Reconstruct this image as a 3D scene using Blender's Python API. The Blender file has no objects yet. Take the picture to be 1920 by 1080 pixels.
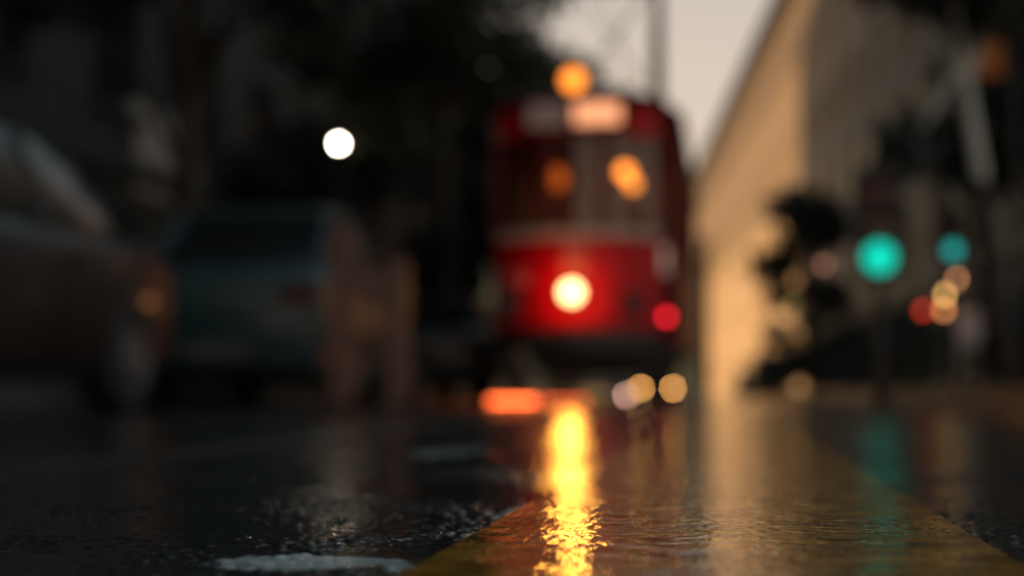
import bpy, bmesh, math, random
import numpy as np
from mathutils import Vector, Matrix, Euler
R = math.radians
random.seed(4); rng = np.random.default_rng(4)
scene = bpy.context.scene
COL = scene.collection

# ------------------------------------------------------------------ camera
FPX, CX, CY = 2667.0, 960.0, 540.0          # 50 mm lens on a 36 mm frame, photo 1920 x 1080
VPX, VPY, HC = 1371.0, 736.0, 0.10          # vanishing point of the street, eye height over the yellow strip
PITCH = math.atan((VPY - CY) / FPX)
YAW = math.atan((VPX - CX) / FPX * math.cos(PITCH))
cam_d = bpy.data.cameras.new('camera'); cam = bpy.data.objects.new('camera', cam_d); COL.objects.link(cam)
cam.location = (0, 0, HC); cam.rotation_euler = (math.pi / 2 + PITCH, 0, YAW)
cam_d.lens = 50; cam_d.sensor_width = 36; cam_d.clip_start = 0.02; cam_d.clip_end = 3000
cam_d.dof.use_dof = True; cam_d.dof.focus_distance = 1.04; cam_d.dof.aperture_fstop = 2.35
cam_d.dof.aperture_blades = 0
scene.camera = cam
CAMROT = Euler(cam.rotation_euler).to_matrix()
def at(px, py, depth):
    "point at world depth y = depth seen through photo pixel px, py"
    d = CAMROT @ Vector(((px - CX) / FPX, -(py - CY) / FPX, -1.0))
    t = depth / d.y
    return Vector((d.x * t, depth, HC + d.z * t))

# ------------------------------------------------------------------ sky, sun, exposure
SUN_EL, SUN_AZ = 10.0, 232.0                 # azimuth clockwise from +Y: low sun, behind and to the left
world = bpy.data.worlds.new('World'); scene.world = world; world.use_nodes = True
wn = world.node_tree.nodes; wl = world.node_tree.links; wn.clear()
sky = wn.new('ShaderNodeTexSky'); sky.sky_type = 'NISHITA'; sky.sun_disc = False
sky.sun_elevation = R(SUN_EL); sky.sun_rotation = R(SUN_AZ)
sky.air_density = 1.0; sky.dust_density = 3.0; sky.ozone_density = 1.0
tint = wn.new('ShaderNodeMixRGB'); tint.blend_type = 'MULTIPLY'; tint.inputs[0].default_value = 1.0
tint.inputs[2].default_value = (1.0, 0.92, 0.86, 1)
wb = wn.new('ShaderNodeBackground'); wb.inputs[1].default_value = 0.05; tint.inputs[2].default_value = (1.0, .82, .66, 1)
wo = wn.new('ShaderNodeOutputWorld')
wl.new(sky.outputs[0], tint.inputs[1]); wl.new(tint.outputs[0], wb.inputs[0])
# veil of thin rain cloud over the whole sky: peach at the horizon, grey overhead
geo = wn.new('ShaderNodeTexCoord'); sep = wn.new('ShaderNodeSeparateXYZ'); wl.new(geo.outputs['Generated'], sep.inputs[0])
cn = wn.new('ShaderNodeTexNoise'); cn.inputs['Scale'].default_value = 5; cn.inputs['Detail'].default_value = 4; wl.new(geo.outputs['Generated'], cn.inputs['Vector'])
el = wn.new('ShaderNodeMath'); el.operation = 'MULTIPLY_ADD'; el.inputs[1].default_value = .14; wl.new(cn.outputs['Fac'], el.inputs[0]); wl.new(sep.outputs['Z'], el.inputs[2])
cr_ = wn.new('ShaderNodeValToRGB'); ce = cr_.color_ramp.elements
ce[0].position = .10; ce[0].color = (.74, .50, .40, 1); ce[1].position = 1.0; ce[1].color = (.14, .20, .23, 1)
for p_, c_ in ((.22, (.68, .51, .40)), (.33, (.54, .45, .37)), (.55, (.24, .30, .32))):
    e_ = ce.new(p_); e_.color = (*c_, 1)
wl.new(el.outputs[0], cr_.inputs[0])
wb2 = wn.new('ShaderNodeBackground'); wb2.inputs[1].default_value = 1.05; wl.new(cr_.outputs[0], wb2.inputs[0])
wa = wn.new('ShaderNodeAddShader'); wl.new(wb.outputs[0], wa.inputs[0]); wl.new(wb2.outputs[0], wa.inputs[1]); wl.new(wa.outputs[0], wo.inputs[0])
sun_d = bpy.data.lights.new('sun', 'SUN'); sun = bpy.data.objects.new('sun', sun_d); COL.objects.link(sun)
sun_d.energy = 5.0; sun_d.angle = R(2.5); sun_d.color = (1.0, 0.66, 0.36)
sdir = Vector((math.sin(R(SUN_AZ)) * math.cos(R(SUN_EL)), math.cos(R(SUN_AZ)) * math.cos(R(SUN_EL)), math.sin(R(SUN_EL))))
sun.rotation_euler = sdir.to_track_quat('Z', 'Y').to_euler(); sun.location = (-20, -20, 30)
scene.view_settings.view_transform = 'Standard'; scene.view_settings.look = 'None'
scene.view_settings.exposure = 0.0; scene.view_settings.gamma = 1.0
scene.render.engine = 'CYCLES'
cy = scene.cycles
cy.use_denoising = True
try: cy.denoiser = 'OPENIMAGEDENOISE'
except Exception: pass
cy.use_adaptive_sampling = False
cy.max_bounces = 6; cy.glossy_bounces = 4; cy.diffuse_bounces = 2; cy.transmission_bounces = 4; cy.transparent_max_bounces = 8
cy.sample_clamp_indirect = 6.0
cy.caustics_reflective = False; cy.caustics_refractive = False

# ------------------------------------------------------------------ materials
MATS = {}
def mat(name, col, rough=0.5, metal=0.0, var=0.25, scale=3.0, bump=0.0, bscale=40.0, coat=0.0, spec=0.5):
    if name in MATS: return MATS[name]
    m = bpy.data.materials.new(name); m.use_nodes = True; nt = m.node_tree; N = nt.nodes; L = nt.links
    b = N['Principled BSDF']
    tc = N.new('ShaderNodeTexCoord')
    n = N.new('ShaderNodeTexNoise'); n.inputs['Scale'].default_value = scale; n.inputs['Detail'].default_value = 6
    L.new(tc.outputs['Object'], n.inputs['Vector'])
    r = N.new('ShaderNodeMixRGB'); r.inputs[1].default_value = (*[c * (1 - var) for c in col], 1)
    r.inputs[2].default_value = (*[min(1, c * (1 + var)) for c in col], 1)
    L.new(n.outputs['Fac'], r.inputs[0]); L.new(r.outputs[0], b.inputs['Base Color'])
    mr = N.new('ShaderNodeMapRange'); mr.inputs['To Min'].default_value = rough * 0.7; mr.inputs['To Max'].default_value = min(1, rough * 1.3)
    L.new(n.outputs['Fac'], mr.inputs['Value']); L.new(mr.outputs[0], b.inputs['Roughness'])
    b.inputs['Metallic'].default_value = metal; b.inputs['Coat Weight'].default_value = coat
    b.inputs['Coat Roughness'].default_value = 0.06; b.inputs['Specular IOR Level'].default_value = spec
    if bump:
        n2 = N.new('ShaderNodeTexNoise'); n2.inputs['Scale'].default_value = bscale; n2.inputs['Detail'].default_value = 5
        L.new(tc.outputs['Object'], n2.inputs['Vector'])
        bp = N.new('ShaderNodeBump'); bp.inputs['Strength'].default_value = 1; bp.inputs['Distance'].default_value = bump
        L.new(n2.outputs['Fac'], bp.inputs['Height']); L.new(bp.outputs[0], b.inputs['Normal'])
    MATS[name] = m; return m
def glow(name, col, s):
    if name in MATS: return MATS[name]
    m = bpy.data.materials.new(name); m.use_nodes = True; b = m.node_tree.nodes['Principled BSDF']
    b.inputs['Base Color'].default_value = (*[min(.8, c * .5) for c in col], 1)
    b.inputs['Emission Color'].default_value = (*col, 1); b.inputs['Emission Strength'].default_value = s
    MATS[name] = m; return m
def glass(name, tintc=(.9, .9, .9)):
    if name in MATS: return MATS[name]
    m = bpy.data.materials.new(name); m.use_nodes = True; N = m.node_tree.nodes; L = m.node_tree.links; N.clear()
    t = N.new('ShaderNodeBsdfTransparent'); t.inputs[0].default_value = (*tintc, 1)
    g = N.new('ShaderNodeBsdfGlossy'); g.inputs['Roughness'].default_value = 0.02
    f = N.new('ShaderNodeFresnel'); f.inputs[0].default_value = 1.5
    mx = N.new('ShaderNodeMixShader'); o = N.new('ShaderNodeOutputMaterial')
    L.new(f.outputs[0], mx.inputs[0]); L.new(t.outputs[0], mx.inputs[1]); L.new(g.outputs[0], mx.inputs[2]); L.new(mx.outputs[0], o.inputs[0])
    MATS[name] = m; return m

def wet_asphalt():
    m = bpy.data.materials.new('wet_asphalt'); m.use_nodes = True; nt = m.node_tree; N = nt.nodes; L = nt.links
    b = N['Principled BSDF']; tc = N.new('ShaderNodeTexCoord')
    n = N.new('ShaderNodeTexNoise'); n.inputs['Scale'].default_value = 70; n.inputs['Detail'].default_value = 4; L.new(tc.outputs['Object'], n.inputs[0])
    r = N.new('ShaderNodeValToRGB'); r.color_ramp.elements[0].color = (.010, .011, .012, 1); r.color_ramp.elements[1].color = (.032, .032, .032, 1)
    L.new(n.outputs['Fac'], r.inputs[0])
    pa = N.new('ShaderNodeAttribute'); pa.attribute_name = 'paint'
    pm = N.new('ShaderNodeMixRGB'); pm.inputs[2].default_value = (.50, .56, .56, 1); L.new(pa.outputs['Fac'], pm.inputs[0]); L.new(r.outputs[0], pm.inputs[1]); L.new(pm.outputs[0], b.inputs['Base Color'])  # pale colour of the blotches and the painted glint
    a = N.new('ShaderNodeAttribute'); a.attribute_name = 'pool'
    mr = N.new('ShaderNodeMapRange'); mr.inputs['To Min'].default_value = .24; mr.inputs['To Max'].default_value = .06
    L.new(a.outputs['Fac'], mr.inputs['Value']); L.new(mr.outputs[0], b.inputs['Roughness'])
    b.inputs['IOR'].default_value = 1.33
    mp = N.new('ShaderNodeMapping'); L.new(tc.outputs['Object'], mp.inputs[0])
    n2 = N.new('ShaderNodeTexNoise'); n2.inputs['Scale'].default_value = 55; n2.inputs['Detail'].default_value = 3; L.new(mp.outputs[0], n2.inputs[0])
    n3 = N.new('ShaderNodeTexNoise'); n3.inputs['Scale'].default_value = 260; n3.inputs['Detail'].default_value = 2; L.new(mp.outputs[0], n3.inputs[0])
    ad = N.new('ShaderNodeMath'); ad.operation = 'MULTIPLY_ADD'; ad.inputs[1].default_value = .18; L.new(n3.outputs['Fac'], ad.inputs[0]); L.new(n2.outputs['Fac'], ad.inputs[2])
    bp = N.new('ShaderNodeBump'); bp.inputs['Strength'].default_value = 1; bp.inputs['Distance'].default_value = .0014
    L.new(ad.outputs[0], bp.inputs['Height']); L.new(bp.outputs[0], b.inputs['Normal'])
    return m
def wet_yellow():
    "worn yellow road paint under a rippled film of rain water"
    m = bpy.data.materials.new('wet_yellow_paint'); m.use_nodes = True; nt = m.node_tree; N = nt.nodes; L = nt.links
    b = N['Principled BSDF']; tc = N.new('ShaderNodeTexCoord')
    n = N.new('ShaderNodeTexNoise'); n.inputs['Scale'].default_value = 22; n.inputs['Detail'].default_value = 8; L.new(tc.outputs['Object'], n.inputs[0])
    r = N.new('ShaderNodeValToRGB'); e = r.color_ramp.elements
    e[0].position = .36; e[0].color = (.13, .062, .012, 1); e[1].position = .62; e[1].color = (.50, .24, .03, 1)
    L.new(n.outputs['Fac'], r.inputs[0]); L.new(r.outputs[0], b.inputs['Base Color'])
    n4 = N.new('ShaderNodeTexNoise'); n4.inputs['Scale'].default_value = 9; n4.inputs['Detail'].default_value = 5; L.new(tc.outputs['Object'], n4.inputs[0])
    mr = N.new('ShaderNodeMapRange'); mr.inputs['From Min'].default_value = .4; mr.inputs['From Max'].default_value = .6
    mr.inputs['To Min'].default_value = .045; mr.inputs['To Max'].default_value = .12
    L.new(n4.outputs['Fac'], mr.inputs['Value']); L.new(mr.outputs[0], b.inputs['Roughness'])
    b.inputs['IOR'].default_value = 1.5
    mp = N.new('ShaderNodeMapping'); mp.inputs['Scale'].default_value = (.75, 1, 1); L.new(tc.outputs['Object'], mp.inputs[0])
    w1 = N.new('ShaderNodeTexNoise'); w1.inputs['Scale'].default_value = 34; w1.inputs['Detail'].default_value = 2; L.new(mp.outputs[0], w1.inputs[0])
    w2 = N.new('ShaderNodeTexNoise'); w2.inputs['Scale'].default_value = 130; w2.inputs['Detail'].default_value = 2; L.new(mp.outputs[0], w2.inputs[0])
    # grains of the coating that poke through the film, in patches
    v = N.new('ShaderNodeTexVoronoi'); v.inputs['Scale'].default_value = 150; L.new(tc.outputs['Object'], v.inputs[0])
    vr = N.new('ShaderNodeMapRange'); vr.inputs['From Min'].default_value = 0; vr.inputs['From Max'].default_value = .32; vr.inputs['To Min'].default_value = 1; vr.inputs['To Max'].default_value = 0
    L.new(v.outputs['Distance'], vr.inputs['Value'])
    pr = N.new('ShaderNodeMapRange'); pr.inputs['From Min'].default_value = .44; pr.inputs['From Max'].default_value = .62; L.new(n4.outputs['Fac'], pr.inputs['Value'])
    gm = N.new('ShaderNodeMath'); gm.operation = 'MULTIPLY'; L.new(vr.outputs[0], gm.inputs[0]); L.new(pr.outputs[0], gm.inputs[1])
    a1 = N.new('ShaderNodeMath'); a1.operation = 'MULTIPLY_ADD'; a1.inputs[1].default_value = .38; L.new(w2.outputs['Fac'], a1.inputs[0]); L.new(w1.outputs['Fac'], a1.inputs[2])
    a2 = N.new('ShaderNodeMath'); a2.operation = 'MULTIPLY_ADD'; a2.inputs[1].default_value = 1.1; L.new(gm.outputs[0], a2.inputs[0]); L.new(a1.outputs[0], a2.inputs[2])
    bp = N.new('ShaderNodeBump'); bp.inputs['Strength'].default_value = 1; bp.inputs['Distance'].default_value = .0024
    L.new(a2.outputs[0], bp.inputs['Height']); L.new(bp.outputs[0], b.inputs['Normal'])
    return m
M_ROAD = wet_asphalt(); M_YEL = wet_yellow()

# ------------------------------------------------------------------ mesh helpers
class MB:
    def __init__(s): s.v = []; s.f = []
    def add(s, vs, fs):
        o = len(s.v); s.v += [tuple(p) for p in vs]; s.f += [tuple(i + o for i in f) for f in fs]; return s
    def box(s, x0, x1, y0, y1, z0, z1):
        return s.add([(x0,y0,z0),(x1,y0,z0),(x1,y1,z0),(x0,y1,z0),(x0,y0,z1),(x1,y0,z1),(x1,y1,z1),(x0,y1,z1)],
                     [(3,2,1,0),(4,5,6,7),(0,1,5,4),(1,2,6,5),(2,3,7,6),(3,0,4,7)])
    def tube(s, pts, rad, n=8, cap=True):
        pts = [Vector(p) for p in pts]; k = len(pts)
        if not hasattr(rad, '__len__'): rad = [rad] * k
        vs = []; fs = []
        for i, p in enumerate(pts):
            d = (pts[min(i+1, k-1)] - pts[max(i-1, 0)]).normalized()
            a = d.cross(Vector((0,0,1)));  a = a.normalized() if a.length > 1e-3 else Vector((1,0,0))
            b = d.cross(a)
            for j in range(n):
                t = 2*math.pi*j/n; vs.append(p + (a*math.cos(t) + b*math.sin(t))*rad[i])
        for i in range(k-1):
            for j in range(n): fs.append((i*n+j, i*n+(j+1)%n, (i+1)*n+(j+1)%n, (i+1)*n+j))
        if cap: fs += [tuple(range(n))[::-1], tuple(range((k-1)*n, k*n))]
        return s.add(vs, fs)
    def lathe(s, prof, c=(0,0,0), axis='z', n=20):
        "profile of (radius, height) turned about an axis through c"
        vs = []; fs = []; k = len(prof)
        for r, h in prof:
            for j in range(n):
                t = 2*math.pi*j/n; u, w = r*math.cos(t), r*math.sin(t)
                p = {'z': (u, w, h), 'y': (u, -h, w), 'x': (h, u, w)}[axis]      # 'y' profiles point to -y
                vs.append((p[0]+c[0], p[1]+c[1], p[2]+c[2]))
        for i in range(k-1):
            for j in range(n): fs.append((i*n+j, i*n+(j+1)%n, (i+1)*n+(j+1)%n, (i+1)*n+j))
        fs += [tuple(range(n))[::-1], tuple(range((k-1)*n, k*n))]
        return s.add(vs, fs)
    def loft(s, rings, closed=True, cap=True):
        n = len(rings[0]); vs = [p for r in rings for p in r]; fs = []
        for i in range(len(rings)-1):
            for j in range(n if closed else n-1): fs.append((i*n+j, i*n+(j+1)%n, (i+1)*n+(j+1)%n, (i+1)*n+j))
        if cap: fs += [tuple(range(n))[::-1], tuple(range((len(rings)-1)*n, len(rings)*n))]
        return s.add(vs, fs)
    def prism(s, outline, z0, z1):
        n = len(outline)
        return s.add([(x,y,z0) for x,y in outline] + [(x,y,z1) for x,y in outline],
                     [tuple(range(n))[::-1], tuple(range(n, 2*n))] + [(i,(i+1)%n,n+(i+1)%n,n+i) for i in range(n)])
    def mesh(s, name, m=None, smooth=False, bevel=0):
        me = bpy.data.meshes.new(name); me.from_pydata(s.v, [], s.f)
        bm = bmesh.new(); bm.from_mesh(me); bmesh.ops.recalc_face_normals(bm, faces=bm.faces)
        if bevel: bmesh.ops.bevel(bm, geom=[e for e in bm.edges if e.calc_face_angle(0) > .6], offset=bevel, segments=2, affect='EDGES', clamp_overlap=True)
        bm.to_mesh(me); bm.free()
        if smooth:
            me.polygons.foreach_set('use_smooth', [True]*len(me.polygons))
            try: me.set_sharp_from_angle(angle=R(42))
            except Exception: pass
        if m: me.materials.append(m)
        return me
    def build(s, name, m, parent=None, smooth=False, bevel=0, loc=None):
        return link(name, s.mesh(name, m, smooth, bevel), parent, loc)
def link(name, me, parent=None, loc=None, rot=None):
    o = bpy.data.objects.new(name, me); COL.objects.link(o)
    if parent: o.parent = parent
    if loc is not None: o.location = loc
    if rot is not None: o.rotation_euler = rot
    return o
def tag(o, label=None, cat=None, group=None, kind=None):
    for k, v in (('label', label), ('category', cat), ('group', group), ('kind', kind)):
        if v: o[k] = v
    return o
def thing(name, label, cat, loc=(0,0,0), rz=0, group=None):
    o = bpy.data.objects.new(name, None); COL.objects.link(o); o.location = loc; o.rotation_euler = (0,0,rz); o.empty_display_size = .2
    return tag(o, label, cat, group)

# ------------------------------------------------------------------ numpy noise for the near ground
def vnoise(x, y, seed):
    xi = np.floor(x).astype(np.int64); yi = np.floor(y).astype(np.int64); xf = x - xi; yf = y - yi
    u = xf*xf*(3-2*xf); v = yf*yf*(3-2*yf)
    return ((hash2(xi,yi,seed)*(1-u) + hash2(xi+1,yi,seed)*u)*(1-v) + (hash2(xi,yi+1,seed)*(1-u) + hash2(xi+1,yi+1,seed)*u)*v)
def hash2(i, j, seed):
    h = (i*374761393 + j*668265263 + seed*974711) & 0xffffffff
    h = ((h ^ (h >> 13)) * 1274126177) & 0xffffffff
    return ((h ^ (h >> 16)) & 0xffffff) / float(0xffffff)
def worley(x, y, seed):
    xi = np.floor(x).astype(np.int64); yi = np.floor(y).astype(np.int64)
    best = np.full(x.shape, 9.0); val = np.zeros(x.shape)
    for dx in (-1,0,1):
        for dy in (-1,0,1):
            cx, cy_ = xi+dx, yi+dy
            d = np.hypot(cx + hash2(cx,cy_,seed) - x, cy_ + hash2(cx,cy_,seed+7) - y)
            k = d < best; best[k] = d[k]; val[k] = hash2(cx,cy_,seed+13)[k]
    return best, val

# ------------------------------------------------------------------ ground
ZR = -0.008                                   # road level; the yellow strip's top is z = 0
def gz(y): return ZR - 0.0125 * max(0.0, y - 30.0)
def np_mesh(name, X, Y, Z, m, attr=None, attr2=None):
    r, c = X.shape
    me = bpy.data.meshes.new(name); co = np.stack([X, Y, Z], -1).reshape(-1, 3)
    idx = np.arange(r*c).reshape(r, c)
    q = np.stack([idx[:-1,:-1], idx[:-1,1:], idx[1:,1:], idx[1:,:-1]], -1).reshape(-1, 4)
    me.vertices.add(len(co)); me.vertices.foreach_set('co', co.ravel())
    me.loops.add(q.size); me.loops.foreach_set('vertex_index', q.ravel().astype(np.int32))
    me.polygons.add(len(q)); me.polygons.foreach_set('loop_start', np.arange(0, q.size, 4, dtype=np.int32))
    me.polygons.foreach_set('use_smooth', np.ones(len(q), dtype=bool))
    me.update(calc_edges=True)
    if attr is not None:
        a = me.attributes.new('pool', 'FLOAT', 'POINT'); a.data.foreach_set('value', attr.ravel().astype(np.float32))
    if attr2 is not None:
        a = me.attributes.new('paint', 'FLOAT', 'POINT'); a.data.foreach_set('value', attr2.ravel().astype(np.float32))
    me.materials.append(m); return me
rows, cols = 760, 620
ys = .45 * np.exp(np.linspace(0, math.log(9.0/.45), rows)); ts = np.linspace(-.78, .42, cols)
Yg, Tg = np.meshgrid(ys, ts, indexing='ij'); Xg = Yg * Tg
F1, cv = worley(Xg/.013, Yg/.013, 3)
big = vnoise(Xg/.16, Yg/.16, 21)*.6 + vnoise(Xg/.055, Yg/.055, 22)*.4
stone = np.clip(1 - (F1/.62)**2, 0, 1) * (.35 + .65*cv)
h = .0034*stone + .0042*(big - .5) + .0006*vnoise(Xg/.004, Yg/.004, 5)
level = .0022
pool = (h < level).astype(float)
h = np.maximum(h, level) - level
paint = np.zeros(h.shape); wear = vnoise(Xg/.02, Yg/.03, 41)*.5 + vnoise(Xg/.007, Yg/.01, 42)*.3 + vnoise(Xg/.05, Yg/.05, 43)*.4
for px, py, rx, ry in ((585,1062,.052,.036), (665,1058,.03,.02), (500,1072,.03,.012), (838,850,.05,.16), (885,846,.03,.12)):  # pale blotches coloured into the road; the farther pair imitates a wet glint
    dep = (HC - ZR) * FPX / (py - VPY); c = at(px, py, dep)
    paint = np.maximum(paint, np.clip((1.15 - np.hypot((Xg-c.x)/rx, (Yg-dep)/ry) + (wear-.6)*1.3)*4, 0, 1))
edge = np.clip(np.minimum((Tg + .78)/.06, (.42 - Tg)/.06), 0, 1) * np.clip((9.0 - Yg)/3.0, 0, 1)
Zg = ZR + h*edge - .004*(1 - edge)
near = link('road_surface', np_mesh('road_surface', Xg, Yg, Zg, M_ROAD, pool, paint)); tag(near, kind='structure')
xs = np.array([-300,-60,-20,-9,-7,-5.3,-4,-3,-2,-1,0,1.25,3,5,9,20,60,300.]); yy = np.array([-120,-30,-8,-2,0,2,4,7,10,15,20,26,30,36,45,60,80,110,150,250,600,1500.])
Yb, Xb = np.meshgrid(yy, xs, indexing='ij'); Zb = np.vectorize(gz)(np.minimum(Yb, 250)) - .0035
tag(link('road', np_mesh('road', Xb, Yb, Zb, M_ROAD, np.full(Xb.shape, .55))), kind='structure')

# yellow strip in the middle of the street, chamfered edges
SX0, SX1 = -.183, .168
ring = lambda y, z: [(SX0-.010, y, z+ZR-.02), (SX0-.010, y, z+ZR+.0005), (SX0, y, z-.0004), (SX0+.02, y, z), (0, y, z+.0006), (SX1-.02, y, z), (SX1, y, z-.0004), (SX1+.010, y, z+ZR+.0005), (SX1+.010, y, z+ZR-.02)]
mb = MB(); mb.loft([ring(y, gz(y) - ZR) for y in (-1, .3, .6, 1, 1.5, 2.5, 4, 7, 12, 20, 30, 45, 60)])
st = mb.build('yellow_strip', M_YEL); tag(st, kind='structure')
# grooved tram rails
mrail = mat('rail_steel', (.10, .095, .09), .35, 1.0, scale=20)
TX = -1.67                                    # centre of the track
for s in (-1, 1):
    x = TX + s*.7175
    MB().box(x-.033, x+.033, -6, 30, ZR-.05, ZR+.0035).box(x+(-s*.075)-.012, x+(-s*.075)+.012, -6, 30, ZR-.05, ZR+.003).build('rail', mrail)
    tag(bpy.context.scene.objects[-1] if False else COL.objects[-1], kind='structure')
# pavements and kerbs
mpave = mat('wet_paving', (.06, .058, .055), .22, var=.35, scale=2.2, bump=.003, bscale=14)
mkerb = mat('granite_kerb', (.11, .108, .10), .25, var=.3, scale=30, bump=.002, bscale=60)
KL, KR = -5.35, 1.28
tag(MB().box(-9.2, KL-.15, -40, 64, -.3, .125).build('pavement', mpave), kind='structure')
mb = MB(); seg = [-2,30,60,90,140]
mb.loft([[(KR+.15, y, gz(y)-.3), (KR+.15, y, gz(y)+.125), (14, y, gz(y)+.125), (14, y, gz(y)-.3)] for y in seg])
tag(mb.build('pavement', mpave), kind='structure')
kerbL = tag(MB().box(KL-.145, KL+.02, -6, 64, -.3, -.2).build('kerb', mkerb), kind='structure')
kme = MB().box(-.07, .07, .004, .986, -.2, .132).mesh('kerb_stone', mkerb, bevel=.012)
for i in range(40): link('kerb_stone', kme, kerbL, (KL-.075, 1+i, 0))
kerbR = tag(MB().loft([[(KR-.02, y, gz(y)-.3), (KR-.02, y, gz(y)-.2), (KR+.14, y, gz(y)-.2), (KR+.14, y, gz(y)-.3)] for y in (-2, 30, 60)]).build('kerb', mkerb), kind='structure')
for i in range(58): link('kerb_stone', kme, kerbR, (KR+.075, 1+i, gz(1.5+i)-ZR))

# ------------------------------------------------------------------ buildings
def facade(name, label, length, H, floors, bays, mwall, mframe, mpane, loc, rz, depth=9, door_every=4, cornice=.5, first=0, up=None):
    """local x along the street, front face at y = 0 looking to -y"""
    t = thing(name, label, 'building', loc, rz)
    fh = H / floors; bw = length / bays; ww = bw*.46
    MB().box(0, length, .32, depth, -3, H-.02).build('core', mat('dark_interior', (.02,.02,.022), .6), t)
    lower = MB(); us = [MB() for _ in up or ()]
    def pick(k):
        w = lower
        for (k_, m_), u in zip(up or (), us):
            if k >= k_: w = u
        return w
    for k in range(floors + 1):
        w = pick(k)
        z0 = -3 if k == 0 else k*fh - fh*.20
        z1 = .5 if k == 0 else min(H, k*fh + fh*.22)
        w.box(0, length, 0, .318, z0, z1)
    for k in range(floors):
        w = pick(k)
        z0 = .5 if k == 0 else k*fh + fh*.22; z1 = (k+1)*fh - fh*.20
        for b in range(bays + 1):
            c = b*bw; x0 = max(0, c-(bw-ww)/2); x1 = min(length, c+(bw-ww)/2); w.box(x0, x1, .0, .318, z0, z1)
    lower.build('wall', mwall, t)
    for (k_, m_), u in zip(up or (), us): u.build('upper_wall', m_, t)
    hh = fh*.58
    fr = MB(); e = .06
    fr.box(-ww/2, -ww/2+e, .10, .2, 0, hh).box(ww/2-e, ww/2, .10, .2, 0, hh).box(-ww/2+e, ww/2-e, .10, .2, 0, e).box(-ww/2+e, ww/2-e, .10, .2, hh-e, hh).box(-.025, .025, .11, .19, e, hh-e).box(-ww/2+e, -.025, .11, .19, hh*.66, hh*.66+.04).box(.025, ww/2-e, .11, .19, hh*.66, hh*.66+.04)
    fme = fr.mesh('window', mframe); pme = MB().box(-ww/2+.01, ww/2-.01, .205, .215, 0.01, hh-.01).mesh('pane', mpane)
    sme = MB().box(-ww/2-.1, ww/2+.1, -.10, -.003, -.12, -.002).mesh('sill', mwall)
    for k in range(floors):
        for b in range(first, bays):
            z = (k*fh + fh*.22) if k else fh*.22
            o = link('window', fme, t, ((b+.5)*bw, 0, z)); link('pane', pme, o)
            if k: link('sill', sme, o)
    MB().box(-.1, length+.1, -cornice, -.003, H-.55, H).box(-.05, length+.05, -cornice*.6, -.004, H-1.0, H-.552).build('cornice', mat('slate_cornice', (.04,.038,.036), .6), t)
    MB().box(0, length, -.12, -.003, fh*1.0-.2, fh*1.0+.08).build('string_course', mwall, t)
    MB().box(-.2, length+.2, -cornice*.8, depth, H+.002, H+.25).build('roof', mat('roof_slate', (.05,.05,.052), .5), t)
    return t
mtan = mat('warm_stone', (.62, .45, .28), .75, var=.18, scale=.35, bump=.004, bscale=8)
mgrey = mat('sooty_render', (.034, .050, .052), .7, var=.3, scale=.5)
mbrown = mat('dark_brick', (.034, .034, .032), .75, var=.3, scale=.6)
mfrm = mat('dark_window_frame', (.04,.04,.04), .4)
mfrmw = mat('tan_window_frame', (.40,.30,.19), .5)
mpane = mat('window_pane', (.02,.022,.025), .06, var=.3, scale=2)
mpanew = mat('curtained_pane', (.34,.25,.16), .25, var=.45, scale=1.2)
LAT, HB = 10.0, 20.8
ang = math.atan((1115 - VPX) / FPX)           # the facade leans towards the left of the street
fx = lambda d: LAT + math.tan(ang) * d
d0, d1 = 24.0, 138.0
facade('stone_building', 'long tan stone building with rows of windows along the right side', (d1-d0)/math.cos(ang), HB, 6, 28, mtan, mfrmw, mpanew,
       (fx(d1), d1, 0), math.atan2(d0-d1, fx(d0)-fx(d1)), depth=8, up=((2, mat('light_falloff_stone_low', (.56,.41,.255), .75, var=.2, scale=.35)), (3, mat('light_falloff_stone_mid', (.27,.20,.13), .75, var=.25, scale=.35)), (5, mat('light_falloff_stone_top', (.15,.11,.075), .75, var=.25, scale=.35))))  # upper floors coloured darker in steps, imitating street light fading upward
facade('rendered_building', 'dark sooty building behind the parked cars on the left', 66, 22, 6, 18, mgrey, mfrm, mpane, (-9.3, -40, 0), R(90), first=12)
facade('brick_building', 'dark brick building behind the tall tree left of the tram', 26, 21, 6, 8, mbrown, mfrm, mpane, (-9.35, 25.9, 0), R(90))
facade('end_building', 'dark building closing the far end of the street behind the tram', 60, 15, 4, 14, mgrey, mfrm, mpane, (-63, 122, -1.2), 0)
p0, p1 = at(230, 350, 21.3), at(362, 195, 23.9)
MB().box(-9.45, -9.28, 21.2, 23.9, 3.25, 4.75).build('window_blind', mat('pale_blind', (.62,.56,.52), .6, var=.15), bpy.data.objects['rendered_building']).matrix_parent_inverse = Matrix.Translation((-9.3,-40,0)).inverted() @ Matrix.Identity(4)
bl = bpy.data.objects['window_blind']; bl.matrix_parent_inverse = (Matrix.Translation((-9.3,-40,0)) @ Matrix.Rotation(R(90),4,'Z')).inverted()

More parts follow.
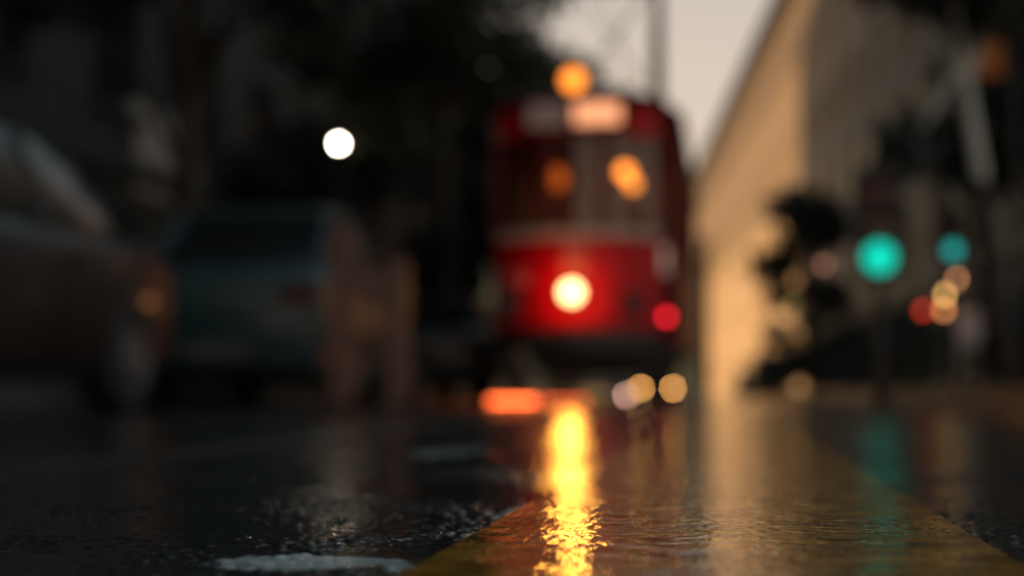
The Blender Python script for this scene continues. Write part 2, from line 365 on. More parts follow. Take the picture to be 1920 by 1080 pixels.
# ------------------------------------------------------------------ trees
def leaf_mesh(name, blobs, n, size, m, seed):
    g = np.random.default_rng(seed); C = np.array([b[:3] for b in blobs]); S = np.array([b[3:] for b in blobs])
    wgt = np.prod(S, 1)**.67; k = g.choice(len(blobs), n, p=wgt/wgt.sum())
    d = g.normal(size=(n,3)); d /= np.linalg.norm(d, axis=1)[:,None]
    # twigs: leaves gather round clump centres on the blob
    rad = g.uniform(.25, 1, n)**.45
    P = C[k] + d*S[k]*rad[:,None]; P += g.normal(size=(n,3))*size*.8
    a = g.normal(size=(n,3)); a /= np.linalg.norm(a, axis=1)[:,None]
    b = np.cross(a, g.normal(size=(n,3))); b /= np.linalg.norm(b, axis=1)[:,None]
    s = (size*g.uniform(.5,1.2,n))[:,None]
    V = np.stack([P - a*s, P + b*s*.45, P + a*s, P - b*s*.45], 1).reshape(-1,3)
    me = bpy.data.meshes.new(name); q = np.arange(4*n, dtype=np.int32)
    me.vertices.add(4*n); me.vertices.foreach_set('co', V.ravel()); me.loops.add(4*n); me.loops.foreach_set('vertex_index', q)
    me.polygons.add(n); me.polygons.foreach_set('loop_start', q[::4].copy()); me.update(calc_edges=True); me.materials.append(m); return me
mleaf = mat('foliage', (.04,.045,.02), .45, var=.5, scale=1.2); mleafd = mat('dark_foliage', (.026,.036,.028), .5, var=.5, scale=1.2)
mbark = mat('bark', (.05,.04,.03), .8, var=.4, scale=6, bump=.01, bscale=20)
mpale = mat('pale_plane_bark', (.52,.53,.46), .6, var=.35, scale=5)
def tree(label, x, y, h, crown_z, cr, cv_, seed, n=5000, m=mleafd, bark=mbark, tr=.16, z0=None, spread=1.0, nb=11, size=.15):
    r = random.Random(seed); z0 = .12 if z0 is None else z0
    t = thing('street_tree', label, 'tree', (x, y, z0), 0, 'trees along the street')
    T = MB(); top = (r.uniform(-.2,.2), r.uniform(-.2,.2), h*.72)
    T.tube([(0,0,-.15),(0,0,.25),(r.uniform(-.08,.08),0,h*.3),top], [tr*1.35,tr,tr*.8,tr*.35], 9)
    blobs = []
    for i in range(nb):
        a = 2*math.pi*i/nb*1.618*2 + r.random(); rr = cr*spread*(.25+.6*r.random()); zz = crown_z + cv_*r.uniform(-.75,.8)
        c = Vector((rr*math.cos(a), rr*math.sin(a), zz)); s = r.uniform(.34,.55)*cr
        blobs.append((*c, s, s, s*r.uniform(.6,.85)))
        f = r.uniform(.4,.95); base = Vector((top[0]*f, top[1]*f, max(h*.28, top[2]*f - .8)))
        mid = base.lerp(c, .5) + Vector((0,0,.25))
        T.tube([base, mid, c], [tr*.42, tr*.24, tr*.07], 6)
    T.build('trunk', bark, t, smooth=True)
    link('crown', leaf_mesh('crown', blobs, n, size, m, seed), t); return t
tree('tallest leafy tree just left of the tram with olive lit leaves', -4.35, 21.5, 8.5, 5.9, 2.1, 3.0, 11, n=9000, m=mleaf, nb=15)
tree('dark street tree rising behind the second parked car', -6.2, 15.5, 9.0, 6.2, 2.5, 2.4, 12, n=8000)
tree('dark street tree above the nearest parked car at the left edge', -6.6, 9.4, 8.0, 5.2, 2.2, 1.9, 13, n=7000)
tree('dark tree farther back between the tram and the brick building', -5.4, 30, 9.5, 6.6, 2.5, 3.0, 14, n=6000)
for i, (x, y, h_, cz, cr, cv_, lb, n) in enumerate((
    (1.75, 31.0, 4.6, 2.7, 1.0, 1.7, 'ragged dark tree silhouetted against the tan facade', 3200),
    (4.1, 24.0, 8.5, 5.6, 1.6, 2.6, 'dark tree right of the silhouetted tree and above the green signal', 6000),
    (4.3, 18.0, 8.0, 5.5, 2.1, 2.4, 'dark tree behind the amber lanterns at the right edge', 6000),
    (5.4, 26.0, 11.0, 8.2, 2.4, 2.6, 'tall dark tree high in the top right of the picture', 6000))):
    tree(lb, x, y, h_, cz, cr, cv_, 30+i, n=n, z0=gz(y)+.13, tr=.11)
for i, (x, y, h_, cz, cr, cv_, lb) in enumerate(((-4.6, 25.5, 4.6, 2.5, 1.35, 1.9, 'low bushy dark tree beside the left flank of the tram'), (-7.0, 23.0, 4.4, 2.4, 1.2, 1.8, 'low bushy dark tree behind the street lamp'),
        (-8.2, 54, 13, 9.0, 3.2, 4.0, 'tall tree added at the far end of the brick building to dapple the sun'), (-7.0, 61, 10, 7.0, 2.8, 3.0, 'farthest tree on the left, added beyond the brick building to dapple the sun'))):
    tree(lb, x, y, h_, cz, cr, cv_, 50+i, n=5000, z0=.12 if y < 60 else gz(y), tr=.12)  # the two farthest trees are added to break up the sun's shadow edge
for i, (x, y, h_, cr, lb) in enumerate(((2.6, 50, 3.2, 1.2, 'tallest rounded shrub below the tan facade'), (1.9, 62, 2.7, 1.1, 'middle rounded shrub below the tan facade'), (1.2, 75, 2.1, 1.0, 'smallest and farthest shrub below the tan facade'))):
    tree(lb, x, y, h_, h_*.5, cr, h_*.45, 60+i, n=2500, z0=gz(y)+.12, tr=.06)
# pale plane tree with forked limbs
pt = thing('plane_tree', 'pale barked young tree with a forked trunk near the right edge', 'tree', (2.55, 13.6, .115))
q = lambda px, py: at(px, py, 13.6) - Vector((2.55, 13.6, .115))
T = MB(); b0 = q(1838, 330)
MB().tube([(.0,0,-.15),(0,0,.2),(b0.x,0,b0.z-.05)], [.10,.085,.076], 9).build('trunk_base', mbark, pt, smooth=True)
T.tube([(b0.x,0,b0.z-.06),b0, q(1815,190), q(1806,105)], [.075,.075,.07,.05], 9)
T.tube([q(1800,120), q(1762,185), q(1715,265)], [.05,.04,.028], 7)
T.tube([q(1812,150), q(1850,60), q(1875,-60)], [.05,.035,.02], 7)
T.tube([q(1806,105), q(1790,10), q(1780,-90)], [.05,.035,.02], 7).build('trunk', mpale, pt, smooth=True)
link('crown', leaf_mesh('crown', [(*q(1790,-120), .8,.8,.5), (*q(1880,-60), .6,.6,.45), (*q(1700,280), .25,.3,.25), (*q(1860,20),.35,.4,.3)], 1600, .12, mleafd, 77), pt)
# clipped hedge along the right pavement
for i, (y0, y1, x0, x1, hz, lb) in enumerate(((13.2,17.4,2.95,3.75,1.05,'low dark hedge behind the amber lanterns'), (20,25.5,2.1,2.9,1.25,'dark hedge in front of the right hand trees'), (27,36,1.9,2.7,1.5,'far dark hedge at the foot of the tan building'))):
    hd = thing('hedge', lb, 'hedge', ((x0+x1)/2, (y0+y1)/2, gz(y0)+.13))
    w, l = (x1-x0)/2, (y1-y0)/2
    bl_ = [(random.uniform(-w*.4,w*.4), -l+.3+k*(2*l-.6)/7, hz*random.uniform(.48,.58), w, l/5, hz*.5) for k in range(8)]
    link('foliage', leaf_mesh('foliage', bl_, 3500, .08, mleafd, 90+i), hd)
    MB().box(-w*.6, w*.6, -l*.93, l*.93, -.05, hz*.55).build('stems', mbark, hd)

# ------------------------------------------------------------------ tram
def bow(w, y0, bulge, n=12, r=.18):
    "plan outline of a bowed front from left to right"
    return [(-w/2 + w*i/n, y0 + bulge*(1 - (1 - (2*i/n-1)**2)**.5 if abs(2*i/n-1) < 1 else bulge) if False else y0 + bulge*abs(2*i/n-1)**2.6) for i in range(n+1)]
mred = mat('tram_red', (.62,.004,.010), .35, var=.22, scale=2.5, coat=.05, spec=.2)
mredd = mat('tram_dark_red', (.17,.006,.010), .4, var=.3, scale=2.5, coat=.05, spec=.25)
mcream = mat('tram_cream', (.55,.38,.30), .35, var=.2, scale=4)
mblk = mat('tram_black', (.018,.017,.017), .45, var=.3, scale=8)
mroof = mat('tram_roof', (.045,.042,.042), .5, var=.3, scale=3)
mbrass = mat('brass', (.45,.28,.10), .3, 1.0)
mwood = mat('varnished_wood', (.32,.11,.03), .35, var=.35, scale=5)
mgl = glass('tram_glass', (.82,.80,.76)); mtyre = mat('tyre', (.015,.015,.015), .7)
FW, BWD, YF = 1.80, 2.22, 15.4
tram = thing('tram', 'vintage red tram with one round glowing headlight coming head on', 'tram', (TX, YF, ZR+.0035))
tz = lambda py: HC + (VPY - py) * YF / FPX - (ZR+.0035)
ZB, ZS, ZW, ZD, ZT = tz(622), tz(436), tz(246), tz(183), tz(160)      # dash bottom, sill, window top, board top, roof edge
def ring_plan(ins=0.0):
    f = bow(FW-2*ins, ins, .30)
    return f + [(BWD/2-ins, 1.25), (BWD/2-ins, 9.3), (FW/2-ins, 10.5), (FW/2-.5, 10.75), (-FW/2+.5, 10.75), (-FW/2+ins, 10.5), (-BWD/2+ins, 9.3), (-BWD/2+ins, 1.25)]
nf = 13
outer = ring_plan(); inner = ring_plan(.06); N_ = len(outer)
def wall_band(z0, z1, idx, name, m, off=0.0):
    "upright band of the body following plan edges idx"
    mb = MB()
    for i in idx:
        a, b = outer[i], outer[(i+1) % N_]; c, d = inner[(i+1) % N_], inner[i]
        mb.add([(*a,z0),(*b,z0),(*c,z0),(*d,z0),(*a,z1),(*b,z1),(*c,z1),(*d,z1)], [(0,1,5,4),(2,3,7,6),(3,2,1,0),(4,5,6,7),(1,2,6,5),(3,0,4,7)])
    return mb.build(name, m, tram, smooth=True)
front = list(range(0, nf-1)); rest = [i for i in range(N_) if i not in front]
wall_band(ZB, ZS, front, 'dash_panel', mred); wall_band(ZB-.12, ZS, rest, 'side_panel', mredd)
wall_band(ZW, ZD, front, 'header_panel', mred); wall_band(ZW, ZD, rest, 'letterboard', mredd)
# posts between front windows, side posts
for i in (0, 4, 8, 12):
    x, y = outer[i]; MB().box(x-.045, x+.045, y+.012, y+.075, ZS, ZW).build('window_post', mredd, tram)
for s in (-1, 1):
    for k in range(8):
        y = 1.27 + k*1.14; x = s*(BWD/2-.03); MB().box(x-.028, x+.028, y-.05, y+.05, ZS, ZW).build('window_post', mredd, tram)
        if k < 7: MB().box(x-.006, x+.006, y+.05, y+1.09, ZS, ZW).build('side_window', mgl, tram)
for i0, i1 in ((0,4),(4,8),(8,12)):
    pts = [outer[i] for i in range(i0, i1+1)]
    mb = MB(); mb.loft([[(x, y+.035, ZS), (x, y+.035, ZW), (x, y+.041, ZW), (x, y+.041, ZS)] for x, y in pts]); mb.build('front_window', mgl, tram)
# cream sill rail, waist band ribs
def front_rail(z0, z1, proud, name, m, i0=0, i1=12):
    mb = MB(); mb.loft([[(outer[i][0]*1.01, outer[i][1]-proud, z0), (outer[i][0]*1.01, outer[i][1]-proud, z1), (outer[i][0], outer[i][1]-.002, z1), (outer[i][0], outer[i][1]-.002, z0)] for i in range(i0, i1+1)])
    return mb.build(name, m, tram, smooth=True)
front_rail(ZS-.05, ZS+.05, .05, 'sill_rail', mcream); front_rail(ZS-.20, ZS-.16, .02, 'waist_moulding', mred); front_rail(ZB+.02, ZB+.07, .02, 'lower_moulding', mredd)
MB().box(-.13, .13, -.02, .03, tz(520), ZS-.055).build('centre_panel', mcream if False else mat('tram_light_red', (.60,.10,.08), .35, var=.2, scale=4), tram, bevel=.008)
for px_, w_ in ((972, .17), (1130, .0)):
    if w_: MB().lathe([(.001,.03),(.09,.03),(.105,.015),(.105,-.05)], (at(px_, 520, YF).x - TX, .055, tz(520)), 'y', 20).build('vent_cover', mat('tram_faded_red', (.50,.06,.06), .4), tram, smooth=True)
for px_ in (955, 1188):
    MB().box(at(px_, 570, YF).x-TX-.10, at(px_, 570, YF).x-TX+.10, -.01, .10, tz(590), tz(548)).build('side_grille', mblk, tram)
# floor, buffer, lifeguard, under gear
MB().prism(inner, ZB-.02, ZB+.03).build('floor', mwood, tram)
MB().prism([(x*1.02, y*1.0-.05) for x, y in outer[:nf]] + [(FW/2, .6), (-FW/2, .6)], ZB-.20, ZB-.005).build('buffer_beam', mblk, tram, smooth=True)
MB().box(-.09, .09, -.28, .1, ZB-.22, ZB-.05).lathe([(.10,.0),(.13,.02),(.13,.06),(.05,.08)], (0,-.26,ZB-.13), 'y', 16).build('coupler', mblk, tram)
g = MB()
for k in range(5): g.box(-.85, .85, .55-k*.02, .60-k*.02, .17+k*.075, .215+k*.075)
for s in (-.8, 0, .8): g.box(s-.03, s+.03, .45, .66, .17, ZB-.2)
g.build('lifeguard', mblk, tram)
MB().box(-.85, .85, 2.4, 8.2, .42, ZB-.02).build('underframe', mblk, tram)
for y in (3.9, 6.1):
    MB().tube([(-.66,y,.38),(.66,y,.38)], .05, 8).build('axle', mblk, tram)
    for s in (-1, 1):
        wme = MB().lathe([(.05,-.05),(.33,-.05),(.38,-.055),(.38,.03),(.40,.035),(.40,.055),(.36,.055),(.05,.05)], (0,0,0), 'x', 28)
        o = wme.build('wheel', mrail, tram, smooth=True, loc=(s*.7175, y, .385)); o.scale.x = -s
        MB().box(s*.80-.04, s*.80+.04, y-.2, y+.2, .28, .60).build('axle_box', mblk, tram)
for s in (-1, 1): MB().box(s*.78, s*1.08, .95, 1.45, .42, .46).box(s*.82, s*1.05, .97, 1.0, .46, ZB-.02).build('step', mblk, tram)
# roof with raised clerestory
def roof_ring(sc, z): return [(x*sc, (y-5.4)*(.985*sc+.015*1)+5.4, z) for x, y in outer]
rm = MB(); rm.loft([roof_ring(1.03, ZD+.002), roof_ring(1.045, ZD+.04), roof_ring(1.0, ZD+.11), roof_ring(.86, ZT+.06), roof_ring(.6, ZT+.10)]); rm.build('roof', mroof, tram, smooth=True)
MB().box(-.62, .62, 1.0, 9.8, ZT+.02, ZT+.24).build('clerestory', mroof, tram, bevel=.05)
# destination box
dbx = lambda px: at(px, 210, YF).x - TX
db = MB().box(dbx(988), dbx(1180), -.16, .06, tz(242), tz(184)).build('destination_box', mredd, tram, bevel=.01)
MB().box(dbx(994), dbx(1066), -.172, -.161, tz(236), tz(190)).build('board', mat('board_cream', (.62,.42,.38), .5), db)
MB().box(dbx(1080), dbx(1165), -.176, -.161, tz(231), tz(193)).build('lit_board', glow('board_glow', (1.0,.40,.19), 1.35), db)
# headlight: rim and glowing lens, and its beam
hx, hz = at(1073, 548, YF).x - TX, tz(548)
hl = MB().lathe([(.13,-.02),(.135,.05),(.13,.075),(.108,.08),(.104,.06)], (hx,-.004,hz), 'y', 28).build('headlight', mbrass, tram, smooth=True)
MB().lathe([(.102,.055),(.10,.078),(.085,.105),(.055,.128),(.02,.138),(.002,.139)], (hx,-.004,hz), 'y', 28).build('lens', glow('headlight_glow', (1.0,.58,.25), 8.0), hl, smooth=True)
sp_d = bpy.data.lights.new('headlight_beam', 'SPOT'); sp = bpy.data.objects.new('headlight_beam', sp_d); COL.objects.link(sp); sp.parent = tram
sp.location = (hx, -.24, hz); sp_d.energy = 62; sp_d.color = (1,.40,.045); sp_d.spot_size = R(34); sp_d.spot_blend = .9; sp_d.shadow_soft_size = .09
sp.rotation_euler = (R(90-5), 0, R(180+6))
dash_glow_d = bpy.data.lights.new('added_dash_glow', 'POINT'); dash_glow = bpy.data.objects.new('added_dash_glow', dash_glow_d); COL.objects.link(dash_glow); dash_glow.parent = tram
dash_glow.location = (hx, -.26, hz); dash_glow_d.energy = 8; dash_glow_d.color = (1,.42,.09); dash_glow_d.shadow_soft_size = .08  # added light ahead of the lens, throws a red glow back on the dash
# roof lamp, interior lamps, red marker lamp
rl = MB().lathe([(.10,-.02),(.13,.0),(.14,.07),(.125,.085)], (at(1075,140,YF).x-TX, .10, tz(140)), 'y', 24).box(at(1075,140,YF).x-TX-.05, at(1075,140,YF).x-TX+.05, .06, .15, ZD+.05, tz(140)-.05).build('roof_lamp', mblk, tram, smooth=True)
MB().lathe([(.12,.078),(.11,.115),(.07,.14),(.002,.15)], (at(1075,140,YF).x-TX, .10, tz(140)), 'y', 24).build('lens', glow('amber_glow', (1.0,.27,.03), 3.0), rl, smooth=True)
def cabin_lamp(px, py, d, rad, col, s, nm):
    p = at(px, py, d); x, y, z = p.x-TX, d-YF, p.z-(ZR+.0035)
    o = MB().tube([(x,y,z+rad*.8),(x,y,ZD+.05)], .012, 6).build('cabin_lamp', mbrass, tram)
    MB().lathe([(rad*math.sin(math.pi*i/10)+.001, -rad*math.cos(math.pi*i/10)) for i in range(11)], (x,y,z), 'z', 18).build('globe', glow(nm, col, s), o, smooth=True)
cabin_lamp(1172, 322, YF+.75, .085, (1.0,.27,.03), 6.0, 'cabin_glow')
cabin_lamp(1186, 345, YF+.95, .075, (1.0,.30,.035), 4.0, 'cabin_glow_b')
cabin_lamp(1042, 335, YF+1.2, .13, (1.0,.18,.02), .9, 'cabin_dim')
MB().box(-1.0, 1.0, 1.9, 1.96, ZB+.03, ZD).build('bulkhead', mwood, tram)
MB().box(-.35, -.1, .55, .75, ZB+.03, ZS+.12).build('controller', mblk, tram)
rp = at(1250, 595, YF+.5); ml = MB().lathe([(.05,-.14),(.055,.01),(.045,.03)], (rp.x-TX, .50, rp.z-ZR), 'y', 18).build('marker_lamp', mblk, tram, smooth=True)
MB().lathe([(.044,.028),(.035,.045),(.002,.05)], (rp.x-TX, .50, rp.z-ZR), 'y', 18).build('lens', glow('marker_red', (1.0,.015,.03), 6.0), ml, smooth=True)
mp_ = at(1247, 490, YF+.5); MB().tube([(FW/2-.02,.35,ZS-.1),(mp_.x-TX,.30,mp_.z+.15)], .012, 6).box(mp_.x-TX-.03, mp_.x-TX+.05, .28, .31, mp_.z-.15, mp_.z+.15).build('mirror', mat('mirror_case', (.5,.45,.45), .15, .6), tram)
# trolley pole and pantograph frame on the roof
MB().tube([(at(1232,150,YF+3).x-TX, 3.0, ZT+.2), (at(1232,70,YF+3.4).x-TX, 3.4, at(1232,70,YF+3.4).z), (at(1236,-60,YF+4).x-TX, 4.0, at(1236,-60,YF+4).z)], [.10,.085,.06], 8).build('trolley_pole', mroof, tram)
pg = MB(); P = lambda px, py, d: (at(px,py,YF+d).x-TX, d, at(px,py,YF+d).z)
for d in (1.6, 2.4):
    pg.tube([P(1080,150,d), P(1150,75,d), P(1080,-20,d)], .022, 6).tube([P(1205,150,d), P(1150,75,d), P(1215,-20,d)], .022, 6).tube([P(1055,-22,d), P(1240,-22,d)], .03, 6)
for a in ((1150,75),(1080,-20),(1215,-20),(1080,150),(1205,150)): pg.tube([P(*a,1.6), P(*a,2.4)], .02, 6)
pg.build('pantograph', mroof, tram)
# overhead wire
tag(MB().tube([(TX, -5, 5.75), (TX, 15, 5.6), (TX, 30, 5.7), (TX-2, 60, 5.4), (TX-9, 110, 5)], .012, 5).build('overhead_wire', mblk), 'thin dark overhead wire running above the tram', 'wire')

# ------------------------------------------------------------------ parked cars
def car(label, x, y, rz, paint, glow_front=False, group='cars parked along the left kerb', detail=True, z=ZR, cat='car', lamp=None, tall=1):
    "local: +y is forward, origin on the ground at the middle"
    t = thing('parked_car' if lamp is None else 'distant_car', label, cat, (x, y, z), rz, group)
    def sec(y, hw, zb, zt, tw):
        return [(-hw*.92,y,zb),(-hw,y,zb+.12),(-hw,y,zb+(zt-zb)*.55),(-hw*.985,y,zt-.08),(-hw*tw,y,zt),(hw*tw,y,zt),(hw*.985,y,zt-.08),(hw,y,zb+(zt-zb)*.55),(hw,y,zb+.12),(hw*.92,y,zb)]
    b = MB(); b.loft([sec(*s) for s in ((-2.20,.70,.36,.82,.80),(-2.14,.80,.26,.93,.84),(-1.75,.87,.22,.99,.86),(-1.0,.895,.20,.96,.90),(0,.90,.20,.94,.90),(.95,.895,.20,.95,.88),(1.55,.87,.21,.88,.80),(2.0,.80,.24,.77,.74),(2.16,.70,.34,.66,.72))])
    b.build('body', paint, t, smooth=True)
    def gs(y, hb, ht, zb, zt): return [(-hb,y,zb),(-(hb+ht)/2-.02,y,(zb+zt)/2),(-ht,y,zt),(ht,y,zt),((hb+ht)/2+.02,y,(zb+zt)/2),(hb,y,zb)]
    MB().loft([gs(-1.82,.70,.66,.93,.96),(gs(-1.25,.80,.62,.92,1.36)),gs(-.5,.82,.62,.92,1.445),gs(.25,.82,.60,.92,1.41),gs(1.02,.78,.70,.92,.97)]).build('glasshouse', mat('car_glass', (.012,.014,.016), .16, var=.2), t, smooth=True)
    MB().loft([[(-.60,y_,z_),(-.52,y_,z_+.03),(.52,y_,z_+.03),(.60,y_,z_)] for y_, z_ in ((-1.27,1.355),(-.9,1.415),(-.5,1.445),(-.1,1.437),(.27,1.405))]).build('roof', paint, t, smooth=True)
    for s in (-1, 1):
        for pa, pb, pr_ in (((s*.62,.26,1.415),(s*.715,1.0,.965),.025), ((s*.63,-1.26,1.365),(s*.70,-1.80,.965),.04), ((s*.625,-.45,1.44),(s*.83,-.45,.93),.03)): MB().tube([pa, pb], pr_, 5).build('pillar', paint, t)
        for y_ in (-1.35, 1.35):
            o = MB().lathe([(.20,-.10),(.31,-.10),(.325,-.07),(.325,.07),(.31,.10),(.20,.10)], (s*.80,y_,.325), 'x', 24).build('wheel', mtyre, t, smooth=True)
            MB().lathe([(.002,.0),(.07,.02),(.19,.0),(.205,.02),(.205,-.05)], (0,0,0), 'x', 20).build('rim', mat('alloy', (.16,.16,.165), .5, .6), o, loc=(s*.89, y_, .325)).scale.x = s
        MB().box(s*.52-.16, s*.52+.16, 2.02, 2.13, .60, .70).build('headlight', mat('lamp_glass', (.5,.52,.54), .08), t, bevel=.02) if lamp is None else MB().lathe([(.05,0),(.045,.02),(.002,.03)], (0,0,0), 'y', 14).build('headlight', lamp, t, loc=(s*.62, -2.20, .60), smooth=True)
        MB().box(s*.60-.15, s*.60+.15, -2.21, -2.10, .70, .83).build('tail_light', mat('tail_red', (.08,.01,.008), .2), t, bevel=.02) if lamp is None else None
        MB().box(s*.92-.07, s*.92+.07, .72, .86, .92, 1.04).build('mirror', paint, t, bevel=.03)
        MB().box(s*.903-.01, s*.903+.01, -.75, -.57, .78, .81).build('door_handle', mat('dull_metal', (.05,.05,.05), .4, .5), t)
    MB().box(-.70,.70,2.06,2.21,.28,.46).build('bumper', paint, t, bevel=.05); MB().box(-.72,.72,-2.27,-2.12,.30,.52).build('bumper', paint, t, bevel=.05)
    MB().box(-.26,.26,-2.29,-2.272,.36,.47).build('number_plate', mat('plate', (.07,.07,.065), .5), t)
    MB().box(-.42,.42,2.10,2.19,.50,.60).build('grille', mblk, t)
    if tall != 1:                               # a higher shell on the same wheels
        for o in t.children:
            if o.name.split('.')[0] != 'wheel':
                for v in o.data.vertices: v.co.z += max(0, v.co.z - .35) * (tall - 1)
    return t
mc1 = mat('black_car_paint', (.008,.009,.010), .42, var=.2, coat=.12); mc2 = mat('teal_car_paint', (.012,.038,.042), .45, var=.2, coat=.08); mc3 = mat('grey_car_paint', (.02,.02,.021), .42, var=.2, coat=.1)
car('nearest parked black car cut off by the left edge of the picture', -4.22, 6.24, R(180), mc1)
car('tall dark teal parked car behind the black one, facing away', -4.10, 12.95, R(3), mc2, tall=1.27)
car('low dark parked car beside the tram, third in the row', -4.12, 20.6, 0, mc3)
car('dark grey parked car partly hidden at the far right pavement', 5.6, 14.4, R(6), mc3, group='cars on the right', z=.117)
# cars far behind the tram, their headlights seen under it
def far_car(px, d, lab, lamp, sep=.62):
    c = at(px, 737, d); return car(lab, c.x, d+2.2, 0, mc3, group='cars far down the street', lamp=lamp, z=gz(d))
far_car(1153, 80, 'far car whose twin white headlights glow low under the tram', glow('far_white', (1.0,.56,.46), 75))
far_car(1232, 56, 'far car whose amber headlights glow low by the tram right wheel', glow('far_amber', (1.0,.46,.12), 60))

# ------------------------------------------------------------------ street lamp, barrier, signals, lanterns
lp = at(635, 270, 20.0)
sl = thing('street_lamp', 'street lamp with one bright round white globe left of the tram', 'street lamp', (lp.x, 20, .125))
MB().lathe([(.14,-.05),(.14,.25),(.08,.32),(.055,.6),(.045,lp.z-.125-.16),(.06,lp.z-.125-.07),(.045,lp.z-.125-.04)], (0,0,0), 'z', 14).build('post', mblk, sl, smooth=True)
MB().lathe([(.040*math.sin(math.pi*i/10)+.001, -.045*math.cos(math.pi*i/10)) for i in range(11)], (0,0,lp.z-.125-.0), 'z', 18).build('globe', glow('white_globe', (1.0,.86,.66), 95), sl, smooth=True)
MB().lathe([(.10,.0),(.09,.03),(.02,.09),(.002,.12)], (0,0,lp.z-.125+.042), 'z', 14).build('cap', mblk, sl, smooth=True)
bp0, bp1 = at(642, 520, 9.9), at(748, 520, 9.9)
mbrn = mat('red_brown_wood', (.17,.085,.065), .5, var=.4, scale=6)
ba = thing('wooden_barrier', 'red brown wooden barrier with a rail between two posts beside the parked cars', 'barrier', (bp0.x, 9.9, ZR))
L_ = bp1.x - bp0.x
MB().box(-.075,.075,-.05,.05,0,1.30).build('post', mbrn, ba, bevel=.01); MB().box(L_-.065,L_+.065,-.05,.05,0,1.06).build('post', mbrn, ba, bevel=.01)
MB().box(.077,L_-.067,-.04,.04,.82,.98).build('rail', mbrn, ba, bevel=.01); MB().box(-.3,.3,-.3,.3,0,.05).build('foot', mblk, ba); MB().box(L_-.25,L_+.25,-.3,.3,0,.05).build('foot', mblk, ba)

def signal(label, px, py, d, lens_r, lampm, visor=.16, tall=None):
    p = at(px, py, d); g0 = .117 if p.x > KR else ZR; hz_ = p.z - g0
    t = thing('traffic_signal', label, 'traffic light', (p.x, d, g0), 0, 'traffic signals on the right pavement')
    k = lens_r / .10; top = hz_ + .58*k
    MB().tube([(0,.12,-.05),(0,.12,top+.1)], .05, 10).build('pole', mblk, t)
    MB().box(-.15*k,.15*k,-.06,.065,hz_-.15*k,top).build('housing', mblk, t, bevel=.02)
    for i, m_ in enumerate((lampm, mat('dead_amber', (.10,.05,.01), .3), mat('dead_red', (.08,.01,.01), .3))):
        z_ = hz_ + i*.21*k
        o = MB().lathe([(lens_r,.055),(lens_r*.97,.075),(lens_r*.6,.09),(.002,.095)], (0,0,z_), 'y', 22).build('lens', m_, t, smooth=True)
        vis = MB(); n = 14; vs = []
        for j in range(n+1):
            a = R(-20 + 220*j/n); c, s_ = math.cos(a), math.sin(a)
            vs += [(lens_r*1.08*c,-.062,z_+lens_r*1.08*s_),(lens_r*1.08*c,-.062-visor*(.4+.6*max(0,s_)),z_+lens_r*1.08*s_),(lens_r*1.15*c,-.062-visor*(.4+.6*max(0,s_)),z_+lens_r*1.15*s_),(lens_r*1.15*c,-.062,z_+lens_r*1.15*s_)]
        vis.loft([vs[4*j:4*j+4] for j in range(n+1)]); vis.build('visor', mblk, o)
    return t
signal('large round teal green traffic signal in the right half', 1648, 484, 12.6, .135, glow('signal_green', (.0,.66,.47), 1.2))
signal('small teal signal partly hidden above the amber lanterns', 1785, 470, 17.0, .085, glow('signal_green_dim', (.02,.55,.50), 1.0), visor=.2)
# lantern stand on the right pavement
lst = at(1800, 560, 18.3)
ls = thing('lantern_stand', 'slim dark post with a bracket that carries the amber and red lanterns', 'post', (lst.x+.12, 18.35, .117))
MB().tube([(0,.12,-.05),(0,.12,2.0)], .035, 8).tube([(0,.12,1.95),(-.62,-.04,1.95)], .02, 6).build('post', mblk, ls)
def lantern(label, px, py, rad, g_, d=18.2):
    p = at(px, py, d)
    t = thing('lantern', label, 'lantern', (p.x, d, p.z), 0, 'lanterns hung on the dark post')
    MB().lathe([(rad*math.sin(math.pi*i/10)+.001, -rad*math.cos(math.pi*i/10)) for i in range(11)], (0,0,0), 'z', 16).build('globe', g_, t, smooth=True)
    MB().lathe([(rad*.5,.0),(rad*.45,.02),(.008,.03),(.008, max(.1, 2.06-p.z))], (0,0,rad*.93), 'z', 10).build('hanger', mblk, t)
lantern('uppermost amber lantern right below the small teal signal', 1791, 523, .05, glow('lantern_peach', (1.0,.42,.18), 5), 18.15)
lantern('brightest yellow amber lantern in the middle of the cluster', 1776, 553, .055, glow('lantern_amber', (1.0,.55,.16), 7.5), 18.28)
lantern('lowest amber lantern of the cluster', 1770, 582, .045, glow('lantern_orange', (1.0,.36,.12), 4.5), 18.42)
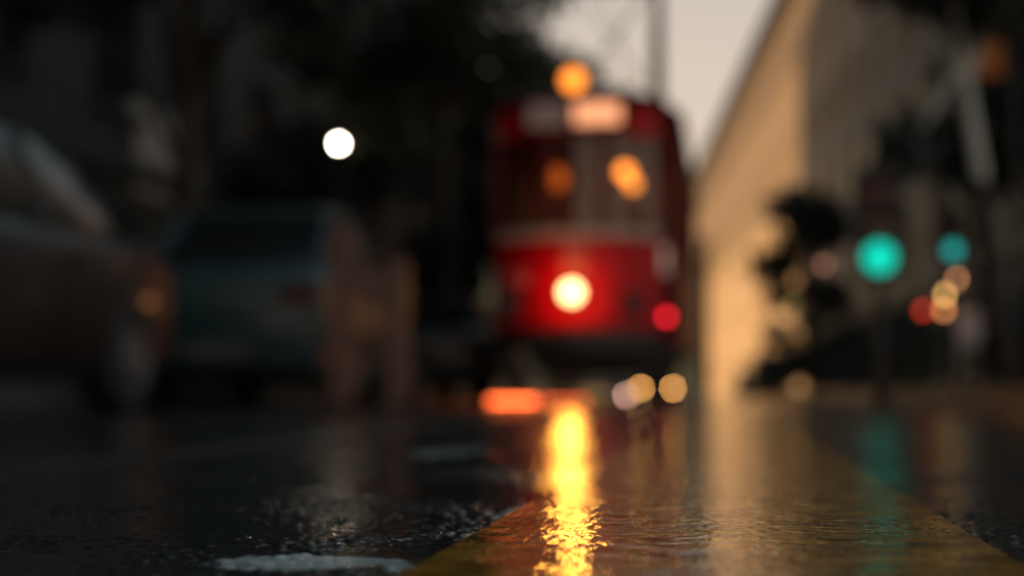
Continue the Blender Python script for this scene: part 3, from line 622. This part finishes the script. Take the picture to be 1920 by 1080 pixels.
lantern('dim red lantern left of the amber cluster', 1732, 582, .05, glow('lantern_red', (1.0,.06,.02), 2.2), 18.2)
MB().box(-.14,.14,.045,.07,.55,1.0).build('notice', mat('pale_notice', (.6,.52,.52), .5), ls)
# dim small lamps among the shrubs, hanging banners
for px, py, d, c_, s_, lb in ((1545,497,23.4,(1.0,.40,.28),1.3,'dim pinkish garden lamp between the dark trees'), (1485,572,27.5,(.35,.5,.10),.8,'faint olive green garden lamp near the foot of the tan building')):
    p = at(px, py, d); t = thing('garden_lamp', lb, 'lamp', (p.x, d, gz(d)+.13), 0, 'small lamps among the hedges'); hh = p.z - gz(d) - .13
    MB().tube([(0,0,-.05),(0,0,hh-.03)], .02, 6).build('post', mblk, t)
    MB().lathe([(.055*math.sin(math.pi*i/8)+.001, -.055*math.cos(math.pi*i/8)) for i in range(9)], (0,0,hh), 'z', 14).build('globe', glow('garden_%d' % px, c_, s_), t, smooth=True)
bn = at(1852, 92, 15.6); t = thing('banner', 'orange banner hanging from a dark post at the right edge', 'banner', (bn.x+.26, 15.6, .117))
MB().tube([(0,0,-.05),(0,0,bn.z+.35)], .04, 8).tube([(0,0,bn.z+.25),(-.5,0,bn.z+.25)], .015, 6).build('post', mblk, t)
MB().box(-.42,-.10,-.01,.01,bn.z-.42,bn.z+.13).build('cloth', mat('orange_cloth', (.55,.16,.02), .7), t)
# made-up glowing strip, added to draw the orange streak before the tram
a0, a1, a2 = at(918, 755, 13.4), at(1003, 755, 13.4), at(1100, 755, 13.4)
t = thing('added_glow_strip', 'added glowing strip drawing an orange streak low on the wet road before the tram', 'light strip', (a0.x, 13.4, ZR))
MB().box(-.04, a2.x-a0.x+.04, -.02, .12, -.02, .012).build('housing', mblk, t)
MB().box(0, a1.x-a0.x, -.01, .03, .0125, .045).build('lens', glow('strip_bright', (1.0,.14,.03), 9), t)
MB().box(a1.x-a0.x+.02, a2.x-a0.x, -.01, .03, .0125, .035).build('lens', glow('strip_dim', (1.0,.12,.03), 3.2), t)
